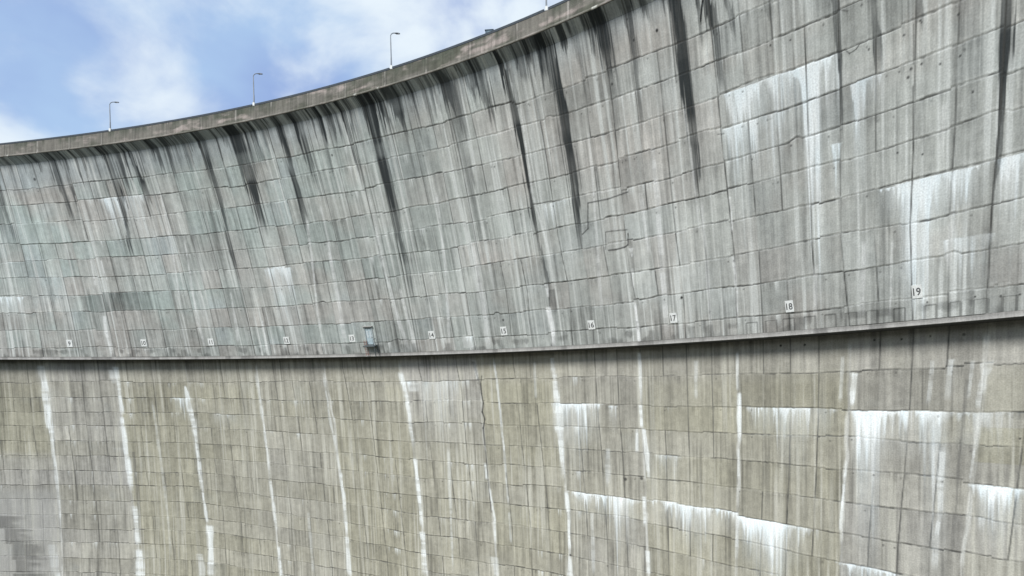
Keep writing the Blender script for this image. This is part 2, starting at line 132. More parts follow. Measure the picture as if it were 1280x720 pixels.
def runs(c, a, z, table, col, dark, seed):
    for q, run in enumerate(table):
        s = run[0]; pts = sorted((p[1], p[0], p[2]) for p in run[1:])
        zz = [p[0] for p in pts]
        if dark and pts[-1][0] > 37.5:      # a run that comes from the crest keeps going up the cove
            pts.append((max(44., pts[-1][0]+.6), pts[-1][1]+(pts[-1][1]-pts[-2][1])*.5, pts[-1][2]*1.15)); zz = [p[0] for p in pts]
        j = np.where((z >= zz[0]-.2) & (z <= zz[-1]+.05))[0]
        if len(j) == 0: continue
        wm = max(p[2] for p in pts)
        lo, hi = min(p[1] for p in pts)-wm*1.3-.5, max(p[1] for p in pts)+wm*1.3+.5
        i = np.where((a >= lo) & (a <= hi))[0]
        if len(i) == 0: continue
        ac = np.interp(z[j], zz, [p[1] for p in pts])+(n1(z[j]/2.6, seed+q)-.5)*.12*wm
        wc = np.maximum(np.interp(z[j], zz, [p[2] for p in pts])*(.85+.4*n1(z[j]/3.2, seed+q+500)), .06)
        d = np.abs(a[i][:, None]-ac[None, :])/(wc[None, :]*(.48 if dark else .34))
        fine = n2(a[i]/.16, z[j]/3.5, seed+q+77); mid = n2(a[i]/.45, z[j]/7., seed+q+99)
        strand = n2(a[i]/.17, z[j]/13., seed+q+55); wide = n2(a[i]/.42, z[j]/10., seed+q+56)
        if dark: d = d+((fine-.5)*.6+(strand-.5)*1.5+(wide-.5)*1.0)*(.2+.9*np.clip(d, 0, 1.2)); m = sm(1.15, .85, d)*(.62+.38*sm(.25, .55, strand*.55+mid*.45)); m = np.maximum(m, .16*sm(2.0, .8, d)); fr = ((z[j]-zz[0])/max(zz[-1]-zz[0], .1))[None, :]; m = m*(1-sm(.50, .0, fr)*sm(.25, .75, strand*.6+fine*.4))*(.72+.28*sm(.1, .6, n1(z[j]/2.3, seed+q+31)))[None, :]
        else: d = d+(fine-.5)*.8; gap = n1(z[j]/1.1, seed+q+7)*.6+n1(z[j]/.35, seed+q+8)*.4; m = sm(1.2, .75, d)*(.5+.5*sm(.25, .5, gap))[None, :]*(.6+.4*fine); m = np.maximum(m, .12*sm(2.6, .8, d)*(.4+.6*mid))
        span = zz[-1]-zz[0]
        if dark: fade = sm(-.06, .22, (z[j]-zz[0])/max(span, .1))
        else: fade = sm(-.02, .15, (z[j]-zz[0])/max(span, .1))*sm(1.01, .95, (z[j]-zz[0])/max(span, .1))
        m = np.clip(m*fade[None, :]*s*(1.12 if dark else 1.), 0, .96)
        sub = c[np.ix_(i, j)]
        tgt = np.array(col) if not dark else np.array(col)
        c[np.ix_(i, j)] = sub*(1-m[..., None])+tgt*m[..., None]
    return c

def curtains(c, a, z, seed, LZ):
    for q, (s, a1, z1, a2, z2, L, spare) in enumerate(CURTAINS):
        i = np.where((a >= a1-.2) & (a <= a2+.2))[0]
        j = np.where((z <= max(z1, z2)+.4) & (z >= min(z1, z2)-2.2*L-.3))[0]
        if len(i) == 0 or len(j) == 0: continue
        ai = a[i]
        top = np.interp(ai, [a1, a2], [z1, z2])+(n1(ai/1.2, seed+q)-.5)*.22
        kk = int(np.argmin(np.abs(LZ[:, i]-top[None, :]).mean(1)))
        if np.abs(LZ[kk, i]-top).mean() < 1.2: top = LZ[kk, i]-.02
        fing = n1(ai/.22, seed+q+1)*.5+n1(ai/.6, seed+q+2)*.5
        thin = n1(ai/.11, seed+q+3)
        ew = max(.4, (a2-a1)*.22); edge = sm(0, ew, ai-a1+.12)*sm(0, ew, a2+.12-ai)
        ln = L*(.10+1.9*fing**2.2*(.45+1.1*thin))*(.15+.85*edge)
        pres = sm(spare-.25, spare+.2, n1(ai/.5, seed+q+4)*.55+thin*.45+.22)
        d = (top[:, None]-z[j][None, :])
        m = np.clip(1-d/ln[:, None], 0, 1)**.75*sm(-.02, .12, d)
        mid = sm(.15, .85, n2(ai/.17, z[j]/9., seed+q+9)*.6+n2(ai/.45, z[j]/7., seed+q+19)*.4)
        crust = n2(ai/.8, z[j]/2.5, seed+q+23)
        m = np.clip(m*(.2+.9*mid)*(.45+.85*crust)*pres[:, None]*s*(2.4 if seed == 5000 else 1.4)*(.4+.6*sm(0, .3, edge))[:, None], 0, .93)
        m = np.maximum(m, np.clip(.95*s*pres[:, None]*edge[:, None]*sm(1., .2, d/(L*.42*(.15+1.3*thin*fing))[:, None])*sm(-.02, .05, d)*(.55+.6*crust), 0, .92))
        veil = (.42 if seed == 5000 else .24)*s*np.clip(1-d/(1.6*L), 0, 1)*sm(-.02, .12, d)*edge[:, None]*(.5+.7*mid)
        m = np.maximum(m, veil)
        hue = n2(ai/.7, z[j]/3., seed+q+13)[..., None]
        tgt = np.array((.84, .87, .86))*(1-hue)+np.array((.74, .83, .86))*hue
        c[np.ix_(i, j)] = c[np.ix_(i, j)]*(1-m[..., None])+tgt*m[..., None]
    return c

def rim_runs():
    """many short thin run-off marks from the drain slots under the parapet"""
    q = random.Random(41); out = []
    x = 40.
    while x < 285:
        x += q.choice((.5, .9, 1.4, 1.8, 2.6, 3.4))*q.uniform(.7, 1.3)
        L = q.choice((1.2, 2.2, 3.2, 4.6, 6.5))*q.uniform(.7, 1.3); w_ = q.uniform(.18, .6)
        out.append([q.uniform(.45, .9), [x, ZP-.3, w_*1.3], [x+q.uniform(-.06, .06), ZP-L*.5, w_], [x+q.uniform(-.1, .1), ZP-L, w_*.35]])
    return out

def paint(a, z, side):
    """Albedo of the weathered concrete on the grid (a, z) and the depth of its joints."""
    up = side == 'up'; sd = 0 if up else 3000
    na, nz = len(a), len(z)
    JA = joint_rows(z, side)
    blk = np.zeros((na, nz), int)
    for j in range(len(JA)): blk += (a[:, None] > JA[j][None, :])
    nb = len(JA); b0 = np.clip(blk-1, 0, nb-2)
    zi = np.arange(nz)[None, :].repeat(na, 0)
    left, right = JA[b0, zi], JA[b0+1, zi]
    frac = np.clip((a[:, None]-left)/(right-left), 0, .999)
    npan = 4
    pan = np.floor(frac*npan).astype(int)
    LZ = lift_lines(a, side, np.clip(blk[:, nz//2], 0, 40))
    lift = np.zeros((na, nz), int); near = np.full((na, nz), 9.); below = np.full((na, nz), 9.)
    for k in range(len(LZ)):
        d = LZ[k][:, None]-z[None, :]
        lift += d < 0; near = np.where(np.abs(d) < np.abs(near), d, near)
        below = np.where((d >= 0) & (d < below), d, below)
    R = np.random.RandomState(21+sd)
    T1 = R.randn(30, 20); T2 = R.randn(30, 4, 20); T3 = R.randn(30); Hh = R.rand(30, 4, 20); H2 = R.rand(30, 20)
    lk = np.clip(lift, 0, 19); bk = np.clip(blk, 0, 29)
    tone = 1+.045*T1[bk, lk]+.038*T2[bk, pan, lk]+.03*T3[bk]+.22*(fbm(a/2.2, z/1.6, 35+sd)-.5)
    big = fbm(a/26., z/16., 31+sd)
    # hue of the concrete, panel by panel and in large soft clouds
    grey = np.array((.415, .413, .388)); cool = np.array((.366, .424, .400)); blue = np.array((.385, .425, .435)); warm = np.array((.405, .382, .350)); olive = np.array((.330, .319, .248))
    c = np.ones((na, nz, 3))*grey
    hue = Hh[bk, pan, lk]*.35+H2[bk, lk]*.35
    if up:
        wl = sm(215, 120, a)[:, None]
        c = lerp(c, cool, np.clip((.30+.62*wl)*sm(.28, .60, big*.7+hue*.5), 0, 1))
        c = lerp(c, blue, .6*sm(.50, .75, fbm(a/9., z/7., 41)*.7+hue*.4)*(.35+.65*wl))
        c = lerp(c, warm, .45*sm(.46, .7, fbm(a/7., z/5., 43)*.65+(1-hue)*.25))
        c = lerp(c, blue*.92, .75*sm(36., 39.5, z[None, :]-.02*a[:, None]+1.)*np.ones((na, 1)))   # youngest pour under the crest
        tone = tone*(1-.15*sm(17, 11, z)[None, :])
    else:
        # block by block the lower wall is olive or grey (index counts the joints passed)
        OL = {2: .5, 3: .9, 4: .25, 5: .95, 6: .75, 7: .62, 8: .9, 9: .62, 10: .85, 11: .55, 12: .85, 13: .8, 14: .22, 15: .35}
        ob = np.array([OL.get(k, .5) for k in range(30)])[bk]
        zz = z[None, :]*np.ones((na, 1))
        ob = ob*np.where(bk == 3, .15+.85*sm(-13, -10.5, zz), 1)
        ob = ob*np.where(bk == 9, .35+.65*sm(-1.5, -6, zz), 1)
        ob = ob*np.where(bk == 14, 1, 1)+np.where((bk == 15) & (zz < -2.2) & (zz > -5.5), .6, 0)
        ob = ob*(.55+.45*sm(4.4, 1.5, zz))
        ob = np.clip(ob+(H2[bk, lk]-.5)*.30+(Hh[bk, pan, lk]-.5)*.12+(big-.5)*.7+.10, 0, 1)
        c = lerp(c, np.array((.355, .348, .322)), .6*np.ones((na, nz)))
        c = lerp(c, olive, .95*ob)
        c = lerp(c, blue*.9, .35*sm(.62, .8, fbm(a/6., z/5., 47)*.6+hue*.5)*(1-ob*.6))
    # columns: rain runs of many widths, each lift a little different
    s1 = n2(a/.21, z/6., 51+sd); s2 = n2(a/.32, z/8., 53+sd); s3 = n2(a/.9, z/12., 55+sd); s4 = n2(a/2.6, z/18., 57+sd)
    reset = (np.random.RandomState(61+sd).rand(20, 400))
    s5 = reset[lk, (np.floor(a/.28).astype(int) % 400)[:, None]]
    def pour(w, seed):
        T = np.random.RandomState(seed+sd).rand(20, 4096); x = a/w; i = np.floor(x).astype(int) % 4095; f = x-np.floor(x); f = (f*f*(3-2*f))[:, None]
        return T[lk, i[:, None]]*(1-f)+T[lk, i[:, None]+1]*f
    amp_p = (.45+1.1*fbm(a/6., z/4., 37+sd))*(.35+1.0*np.random.RandomState(66+sd).rand(30, 4, 20)[bk, pan, lk])
    col = ((s1-.5)*.26+(s2-.5)*.20+(pour(.2, 67)-.5)*.22+(pour(.5, 68)-.5)*.26)*amp_p+(s3-.5)*.22+(s4-.5)*.16+(pour(1.3, 69)-.5)*.10
    sp = fbm(a/.5, z/.5, 63+sd, 3)
    amp = 1.0 if up else .9
    if not up: tone = tone*.95
    c = c*(tone*(1+col*amp+(sp-.5)*.30))[..., None]
    # pale and dark rain runs
    pale = sm(.54, .80, n2(a/.24, z/11., 71+sd)*.6+n2(a/1.6, z/14., 72+sd)*.4)*(.35+.65*sm(.2, .7, s3))
    c = lerp(c, (.62, .645, .62) if up else (.50, .495, .43), np.clip(pale*.85, 0, .8))
    dk = sm(.60, .88, n2(a/.22, z/9., 73+sd)*.6+n2(a/1.1, z/8., 74+sd)*.4)
    c = c*(1-.33*dk)[..., None]
    # each lift: paler edge under its joint, little dark drips from it
    drip = n1(a/.3, 81+sd)*.5+n1(a/.13, 82+sd)*.5
    dl = (.3+1.7*drip**2)[:, None]
    c = c*(1-.32*sm(.35, .75, n2(a/1.5, lift[0]*0+z/3., 83+sd))*np.clip(1-below/dl, 0, 1)*sm(.3, .8, drip)[:, None])[..., None]
    c = c*(1+.10*sm(.5, .05, np.abs(-near-.22)/.3)*(near < 0))[..., None]
    dr2 = (n1(a/.19, 182+sd)*.5+n1(a/.7, 183+sd)*.5)[:, None]
    ps = sm(.66, .82, n2(a/1.8, z/40., 184+sd)*.5+dr2*.5)
    c = lerp(c, (.66, .69, .67), np.clip(.75*ps*np.clip(1-below/(.25+1.8*dr2**2), 0, 1)*(below > .04)*sm(.35, .7, np.random.RandomState(185+sd).rand(30, 20)[bk, lk]), 0, .8))
    if up:
        c = curtains(c, a, z, 5000, LZ)
        c = runs(c, a, z, DARK_RUNS+rim_runs(), (.020, .025, .027), True, 9000)
        # fuzzy dark run-off under the cove
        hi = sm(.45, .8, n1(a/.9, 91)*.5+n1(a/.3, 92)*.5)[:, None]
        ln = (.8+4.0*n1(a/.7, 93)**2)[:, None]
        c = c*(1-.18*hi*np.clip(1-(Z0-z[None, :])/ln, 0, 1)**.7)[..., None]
        c = c*(1-.0*sm(Z0-1.5, Z0+.3, z)[None, :]*np.ones((na, 1)))[..., None]
    else:
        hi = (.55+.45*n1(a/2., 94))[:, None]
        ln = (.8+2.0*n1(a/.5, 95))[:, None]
        c = c*(1-.30*hi*np.clip(1-(ZLIP-z[None, :])/ln, 0, 1))[..., None]  # grime and painted-in ledge shade, fading downwards
        c = c*(1-.42*sm(ZLIP-.75, ZLIP-.25, z)[None, :]*(.7+.3*n1(a/1.3, 96))[:, None])[..., None]  # darker strip right under the ledge, its shade put into the colour
    if up:
        for a0, a1, z0, k in ((96.5, 112.5, 18.2, .62), (70., 84., 14.8, .8), (128., 134., 20.5, .75), (204., 208.5, 29., .8), (226., 233., 29., .82), (165., 170., 14.5, .85), (213., 219., 18., .86), (118., 121., 12., .8)):
            i = np.where((a > a0) & (a < a1))[0]; kk = int(np.argmin(np.abs(LZ[:, i[len(i)//2]]-z0)))
            msk = (z[None, :] < LZ[kk][i][:, None]) & (z[None, :] > LZ[kk-1][i][:, None] if kk else z[None, :] > 0)
            e_ = (sm(a0, a0+.6, a[i])*sm(a1, a1-.6, a[i]))[:, None]
            c[i] = c[i]*(1-(1-k)*msk*e_*(.6+.6*n2(a[i]/.3, z/4., 131)))[..., None]
    g = np.abs(near)
    wl = (.045+.06*n1(a/1.1, 101+sd)**2)[:, None]
    st = np.clip(.95*sm(.22, .85, .6*n2(a/2.8, z/2., 103+sd)+.4*n2(a/.4, z/.8, 104+sd))+.12, .1, .95)
    if not up: st = st*.95
    ml = sm(1.5, .5, g/wl)*st
    groove = sm(1.5, .5, g/wl)
    fj = np.abs(frac*npan-np.round(frac*npan))*(right-left)/npan
    inner = (np.round(frac*npan).astype(int) % npan) != 0
    vs = np.random.RandomState(107+sd).rand(30, 5, 20)[bk, np.clip(np.round(frac*npan).astype(int), 0, 4), lk]
    vis = np.where(inner, .70*sm(.15, .65, vs)+.18, .80*sm(.10, .5, vs)+.18)
    mv = sm(1.5, .5, fj/.075)*vis*(.6+.4*n2(a/3., z/1.2, 108+sd))
    if not up: mv = mv*np.where(inner, 1.0, .35)
    m = np.clip(np.maximum(ml, mv), 0, .9)
    c = lerp(c, (.055, .056, .052), m)
    groove = np.maximum(groove, sm(1.5, .5, fj/.08)*np.where(inner, .4, 1.))
    if up: c = runs(c, a, z, WHITE_RUNS, (.88, .90, .89), False, 7000)
    if not up:
        for q in range(3, len(JA)):
            x = JA[q]; i = np.where((a > x.min()-1) & (a < x.max()+1))[0]
            if len(i) == 0: continue
            dd = np.abs(a[i][:, None]-x[None, :]+.22*(n1(z/2., 400+q)-.5)[None, :])
            mm = sm(.30, .08, dd+.15*(n2(a[i]/.15, z/2., 420+q)-.5))*(.25+.55*sm(.3, .7, n1(z/2.4, 440+q)))[None, :]*sm(ZLIP-.6, ZLIP-1.6, z)[None, :]
            c[i] = c[i]*(1-mm[..., None]*.75)+np.array((.66, .67, .63))*mm[..., None]*.75
        c = curtains(c, a, z, 6000, LZ); c = runs(c, a, z, WHITE_RUNS, (.80, .84, .83), False, 7000)
        c = runs(c, a, z, DARK_RUNS, (.10, .10, .095), True, 9000)
        # darker rows low on the far left, one per lift, with a sharp left end and a streaky right end
        zz = z[None, :]*np.ones((na, 1))
        c = lerp(c, (.355, .36, .348), .45*sm(-17.5, -20.5, zz)*sm(86, 82, a)[:, None])
        for a0, a1, z0, z1 in DARK_ROWS:
            e0 = sm(a0-.25, a0+.25, a)[:, None]; e1 = sm(a1+1.6, a1-1.6, a[:, None]+(n2(a/3., z/.5, 111)-.5)*2.6)
            c = c*(1-.45*e0*e1*sm(z0+.1, z0-.1, zz)*sm(z1-.1, z1+.1, zz)*(.7+.3*n2(a/.3, z/2., 112)))[..., None]
    # cracks and jagged re-cuts
    for q, cr in enumerate(CRACKS):
        s = cr[0]; P = cr[1:]
        for p0, p1 in zip(P[:-1], P[1:]):
            w = max(.5*(p0[2]+p1[2]), .12)
            i = np.where((a > min(p0[0], p1[0])-w*2) & (a < max(p0[0], p1[0])+w*2))[0]; j = np.where((z > min(p0[1], p1[1])-w*2) & (z < max(p0[1], p1[1])+w*2))[0]
            if len(i) == 0 or len(j) == 0: continue
            dx, dz = p1[0]-p0[0], p1[1]-p0[1]; L2 = dx*dx+dz*dz+1e-9
            A, Z = a[i][:, None], z[j][None, :]
            t = np.clip(((A-p0[0])*dx+(Z-p0[1])*dz)/L2, 0, 1)
            dd = np.hypot(A-p0[0]-t*dx, Z-p0[1]-t*dz)
            mm = sm(1., .35, dd/(w*.62))*s
            c[np.ix_(i, j)] = c[np.ix_(i, j)]*(1-mm[..., None])+.035*mm[..., None]
    # tie holes
    holes = [tuple(q) for q in TIE_HOLES]
    rr = random.Random(5)
    for k in range(520):
        ai = rr.uniform(a[0], a[-1]); kk = rr.randrange(len(LZ)); zz = float(np.interp(ai, a, LZ[kk]))-rr.uniform(.35, .6)
        holes.append((ai, zz, rr.uniform(.16, .26), rr.uniform(.25, .6)))
    for ai, zi_, wd, s in holes:
        r = max(wd*.5, .1)
        i = np.where(np.abs(a-ai) < r*1.8)[0]; j = np.where(np.abs(z-zi_) < r*1.8)[0]
        if len(i) == 0 or len(j) == 0: continue
        mm = sm(1.3, .6, np.hypot(a[i][:, None]-ai, z[j][None, :]-zi_)/r)*s
        c[np.ix_(i, j)] = c[np.ix_(i, j)]*(1-mm[..., None])+.03*mm[..., None]
    if up:
        # thin outlines of closed drain openings and grimy niches just above the ledge
        for ai, wd, zt in SLOTS:
            for x0 in (ai-wd/2, ai+wd/2):
                i = np.where(np.abs(a-x0) < .1)[0]; j = np.where((z > ZLIP+.4) & (z < zt))[0]
                if len(i) and len(j): c[np.ix_(i, j)] *= .62
            i = np.where(np.abs(a-ai) < wd/2)[0]; j = np.where(np.abs(z-zt) < .06)[0]
            if len(i) and len(j): c[np.ix_(i, j)] *= .55
        band = sm(9.6, 9.2, z)[None, :]*sm(7.5, 8.0, z)[None, :]
        blot = sm(.5, .75, n2(a/1.1, z/.9, 121)*.7+n1(a/.35, 122)[:, None]*.3)
        c = c*(1-.38*band*blot)[..., None]
        i = np.where(np.abs(a-175.2) < .75)[0]; j = np.where((z > 8.3) & (z < 10.3))[0]
        if len(i) and len(j): c[np.ix_(i, j)] = c[np.ix_(i, j)]*.45+np.array((.58, .60, .58))*.55*(.8+.4*n2(a[i]/.3, z[j]/.4, 123))[..., None]
    return np.clip(c, .02, .9), groove*1.6+.55*np.random.RandomState(141+sd).randn(30, 20)[bk, lk]+.25*np.random.RandomState(142+sd).randn(30, 4, 20)[bk, pan, lk]

# ------------------------------------------------------------------ materials
def mat(name, col=(.5, .5, .5), rough=.8, metal=0., attr=False, nscale=8., namp=.25, bump=.0, stretch=(1, 1, 1)):
    m = bpy.data.materials.new(name); m.use_nodes = True; nt = m.node_tree; N = nt.nodes; Lk = nt.links
    b = N['Principled BSDF']; b.inputs['Roughness'].default_value = rough; b.inputs['Metallic'].default_value = metal
    b.inputs['Specular IOR Level'].default_value = .25
    tc = N.new('ShaderNodeTexCoord'); mp = N.new('ShaderNodeMapping'); mp.inputs['Scale'].default_value = stretch
    if attr:
        at = N.new('ShaderNodeAttribute'); at.attribute_name = 'wall_uv'; Lk.new(at.outputs['Vector'], mp.inputs['Vector'])
    else: Lk.new(tc.outputs['Object'], mp.inputs['Vector'])
    n = N.new('ShaderNodeTexNoise'); n.inputs['Scale'].default_value = nscale; n.inputs['Detail'].default_value = 6; n.inputs['Roughness'].default_value = .65
    Lk.new(mp.outputs['Vector'], n.inputs['Vector'])
    mr = N.new('ShaderNodeMapRange'); mr.inputs['From Min'].default_value = .25; mr.inputs['From Max'].default_value = .75
    mr.inputs['To Min'].default_value = 1-namp; mr.inputs['To Max'].default_value = 1+namp; Lk.new(n.outputs['Fac'], mr.inputs['Value'])
    vm = N.new('ShaderNodeVectorMath'); vm.operation = 'SCALE'; Lk.new(mr.outputs['Result'], vm.inputs['Scale'])
    if attr:
        ca = N.new('ShaderNodeAttribute'); ca.attribute_name = 'albedo'; Lk.new(ca.outputs['Color'], vm.inputs[0])
        # grain of the concrete, isotropic
        n_ = N.new('ShaderNodeTexNoise'); n_.inputs['Scale'].default_value = 7.; n_.inputs['Detail'].default_value = 4; Lk.new(at.outputs['Vector'], n_.inputs['Vector'])
        mr2 = N.new('ShaderNodeMapRange'); mr2.inputs['From Min'].default_value = .3; mr2.inputs['From Max'].default_value = .7; mr2.inputs['To Min'].default_value = .86; mr2.inputs['To Max'].default_value = 1.14
        Lk.new(n_.outputs['Fac'], mr2.inputs['Value'])
        v2 = N.new('ShaderNodeVectorMath'); v2.operation = 'SCALE'; Lk.new(vm.outputs['Vector'], v2.inputs[0]); Lk.new(mr2.outputs['Result'], v2.inputs['Scale'])
        Lk.new(v2.outputs['Vector'], b.inputs['Base Color'])
    else:
        vm.inputs[0].default_value = col; Lk.new(vm.outputs['Vector'], b.inputs['Base Color'])
    if bump:
        bp = N.new('ShaderNodeBump'); bp.inputs['Strength'].default_value = bump; bp.inputs['Distance'].default_value = .1
        Lk.new(n.outputs['Fac'], bp.inputs['Height']); Lk.new(bp.outputs['Normal'], b.inputs['Normal'])
    return m
M_WALL = mat('weathered_concrete', attr=True, rough=.92, nscale=1., stretch=(7., .45, 1.), namp=.14, bump=.15)
M_UNDER = mat('ledge_concrete', (.30, .29, .27), .92, nscale=.8, namp=.35, bump=.1)
M_GREY = mat('plain_concrete', (.33, .325, .31), .9, nscale=.5, namp=.2)
M_RAIL = mat('dark_painted_steel', (.045, .055, .065), .55, .3, nscale=3)
M_GALV = mat('galvanised_steel', (.24, .26, .28), .6, .1, nscale=1, namp=.08)
M_WHITE = mat('weathered_white_paint', (.72, .74, .72), .7, nscale=3, namp=.25)
M_BLACK = mat('black_paint', (.12, .125, .125), .6, nscale=6)
M_BLUE = mat('pale_blue_paint', (.40, .49, .52), .6, nscale=3, namp=.3)
M_CAB = mat('blue_grey_paint', (.055, .10, .14), .5, nscale=5, namp=.2)
M_CABD = mat('cabinet_door_paint', (.11, .17, .21), .5, nscale=5, namp=.15)
M_LAND = mat('landing_steel', (.10, .115, .12), .6, .1, nscale=4)
M_PANEL = mat('faded_pale_blue', (.52, .58, .60), .6, nscale=4, namp=.25)
M_FRAME = mat('grey_paint', (.38, .42, .42), .6, nscale=4, namp=.15)
M_RED = mat('faded_red_paint', (.30, .17, .15), .6, nscale=5, namp=.25)
M_ROAD = mat('asphalt', (.05, .05, .05), .9, nscale=3)
M_GLASS = mat('lamp_glass', (.55, .56, .56), .2, nscale=5, namp=.05)
M_GROUND = mat('gravel_ground', (.16, .15, .11), .95, nscale=.05, namp=.5)
M_CABLE = mat('cable_sheath', (.03, .03, .03), .6)

# ------------------------------------------------------------------ objects
COL = bpy.context.scene.collection
def link(name, me, parent=None, m=None):
    o = bpy.data.objects.new(name, me); COL.objects.link(o)
    if parent: o.parent = parent
    if m: me.materials.append(m)
    return o
def thing(name, label, cat, mtx=None, group=None):
    o = bpy.data.objects.new(name, None); COL.objects.link(o); o.empty_display_size = .5
    o['label'] = label; o['category'] = cat
    if group: o['group'] = group
    if mtx is not None: o.matrix_world = mtx
    return o
def bm_obj(name, bm, parent, m, smooth=False):
    bmesh.ops.recalc_face_normals(bm, faces=bm.faces[:])
    me = bpy.data.meshes.new(name); bm.to_mesh(me); bm.free()
    if smooth:
        for p in me.polygons: p.use_smooth = True
    return link(name, me, parent, m)
def box(bm, c, s, bev=0.0):
    r = bmesh.ops.create_cube(bm, size=1.0, matrix=Matrix.Translation(c) @ Matrix.Diagonal((s[0], s[1], s[2], 1)))
    if bev:
        ed = list({e for v in r['verts'] for e in v.link_edges})
        bmesh.ops.bevel(bm, geom=ed, offset=bev, segments=2, affect='EDGES')
def tube(bm, pts, rads, n=10):
    rings = []
    for k, p in enumerate(pts):
        p = Vector(p); d = (Vector(pts[min(k+1, len(pts)-1)])-Vector(pts[max(k-1, 0)])).normalized()
        x = d.orthogonal().normalized() if k == 0 else (px-d*px.dot(d)).normalized()
        px = x; y = d.cross(x)
        rings.append([bm.verts.new(p+(x*math.cos(2*math.pi*i/n)+y*math.sin(2*math.pi*i/n))*rads[k]) for i in range(n)])
    for r0, r1 in zip(rings[:-1], rings[1:]):
        for i in range(n): bm.faces.new((r0[i], r0[(i+1) % n], r1[(i+1) % n], r1[i]))
    bm.faces.new(rings[0][::-1]); bm.faces.new(rings[-1])

def grid(name, a, z, XYZ, colr, parent, m):
    """one smooth sheet mesh over the (a, z) grid"""
    na, nz = XYZ.shape[:2]
    me = bpy.data.meshes.new(name)
    idx = np.arange(na*nz).reshape(na, nz)
    f = np.stack([idx[:-1, :-1], idx[1:, :-1], idx[1:, 1:], idx[:-1, 1:]], -1).reshape(-1)
    nf = len(f)//4
    me.vertices.add(na*nz); me.vertices.foreach_set('co', XYZ.astype(np.float32).reshape(-1))
    me.loops.add(nf*4); me.loops.foreach_set('vertex_index', f.astype(np.int32))
    me.polygons.add(nf); me.polygons.foreach_set('loop_start', np.arange(0, nf*4, 4, dtype=np.int32))
    me.polygons.foreach_set('use_smooth', np.ones(nf, bool))
    if colr is not None:
        at = me.attributes.new('albedo', 'FLOAT_COLOR', 'POINT')
        at.data.foreach_set('color', np.concatenate([colr, np.ones((na, nz, 1))], -1).astype(np.float32).reshape(-1))
        av = me.attributes.new('wall_uv', 'FLOAT_VECTOR', 'POINT')
        uv = np.zeros((na, nz, 3), np.float32); uv[..., 0] = a[:, None]; uv[..., 1] = z[None, :]
        av.data.foreach_set('vector', uv.reshape(-1))
    me.update(); me.validate()
    return link(name, me, parent, m)

def sheet(a, z, side, off):
    th = a/K
    r = np.stack([radius(th, zz, side) for zz in z], 1)-off
    return np.stack([CX+r*np.sin(th)[:, None], CY+r*np.cos(th)[:, None], np.broadcast_to(z[None, :], r.shape)], -1)

def columns(scale=1.0):
    a = [30.0]
    while a[-1] < 292:
        x = a[-1]
        if x < 66 or x > 250: s = .8
        else: s = np.interp(x, [70, 160, 246], [.17, .125, .072])
        a.append(x+s*scale)
    return np.array(a)

# ---- the dam
dam = thing('dam_wall', 'huge curved grey concrete dam wall with dark run-off stains, white lime streaks and parapet crest', 'dam', Matrix.Identity(4))
A = columns()
zu = np.linspace(ZLIP+.55, Z0, 460)
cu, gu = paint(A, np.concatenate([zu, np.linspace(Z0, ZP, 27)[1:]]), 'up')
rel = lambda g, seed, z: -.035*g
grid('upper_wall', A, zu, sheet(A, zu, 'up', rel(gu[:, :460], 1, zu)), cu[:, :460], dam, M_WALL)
# cove under the crest: curves from the wall out to the parapet
tt = np.linspace(0, 1, 27); ph = tt*math.radians(68); k1 = math.radians(68)
zcv = Z0+COVE_H*tt; ocv = tt**1.25
grid('crest_cove', A, zcv, sheet(A, zcv, 'up', np.broadcast_to(OVER*ocv[None, :], (len(A), 27))), cu[:, 459:], dam, M_WALL)
zl = np.linspace(-38, ZLIP+.2, 500)
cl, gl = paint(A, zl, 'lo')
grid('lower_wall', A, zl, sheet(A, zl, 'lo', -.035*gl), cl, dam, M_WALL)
Ac = columns(6)
zf = np.linspace(ZBOT, -38, 8); cf = np.ones((len(Ac), 8, 3))*np.array((.33, .325, .28))
grid('wall_foot', Ac, zf, sheet(Ac, zf, 'lo', np.zeros((len(Ac), 8))), cf, dam, M_WALL)
# ledge: a thin band and the underside, painted near black as shade and grime, where the upper wall overhangs the lower one
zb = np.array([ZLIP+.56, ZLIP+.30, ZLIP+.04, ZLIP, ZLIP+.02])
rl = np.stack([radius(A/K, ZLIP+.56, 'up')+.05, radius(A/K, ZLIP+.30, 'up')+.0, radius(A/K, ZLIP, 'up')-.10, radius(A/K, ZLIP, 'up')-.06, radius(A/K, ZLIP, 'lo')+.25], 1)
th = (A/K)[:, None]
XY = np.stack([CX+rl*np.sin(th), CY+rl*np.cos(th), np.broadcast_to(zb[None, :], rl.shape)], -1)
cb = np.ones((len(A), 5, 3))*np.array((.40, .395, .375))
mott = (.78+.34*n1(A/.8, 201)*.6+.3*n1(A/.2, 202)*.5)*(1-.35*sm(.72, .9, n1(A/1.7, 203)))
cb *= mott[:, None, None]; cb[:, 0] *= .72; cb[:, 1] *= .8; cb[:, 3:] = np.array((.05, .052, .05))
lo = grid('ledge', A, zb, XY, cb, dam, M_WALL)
for p in lo.data.polygons: p.use_smooth = False
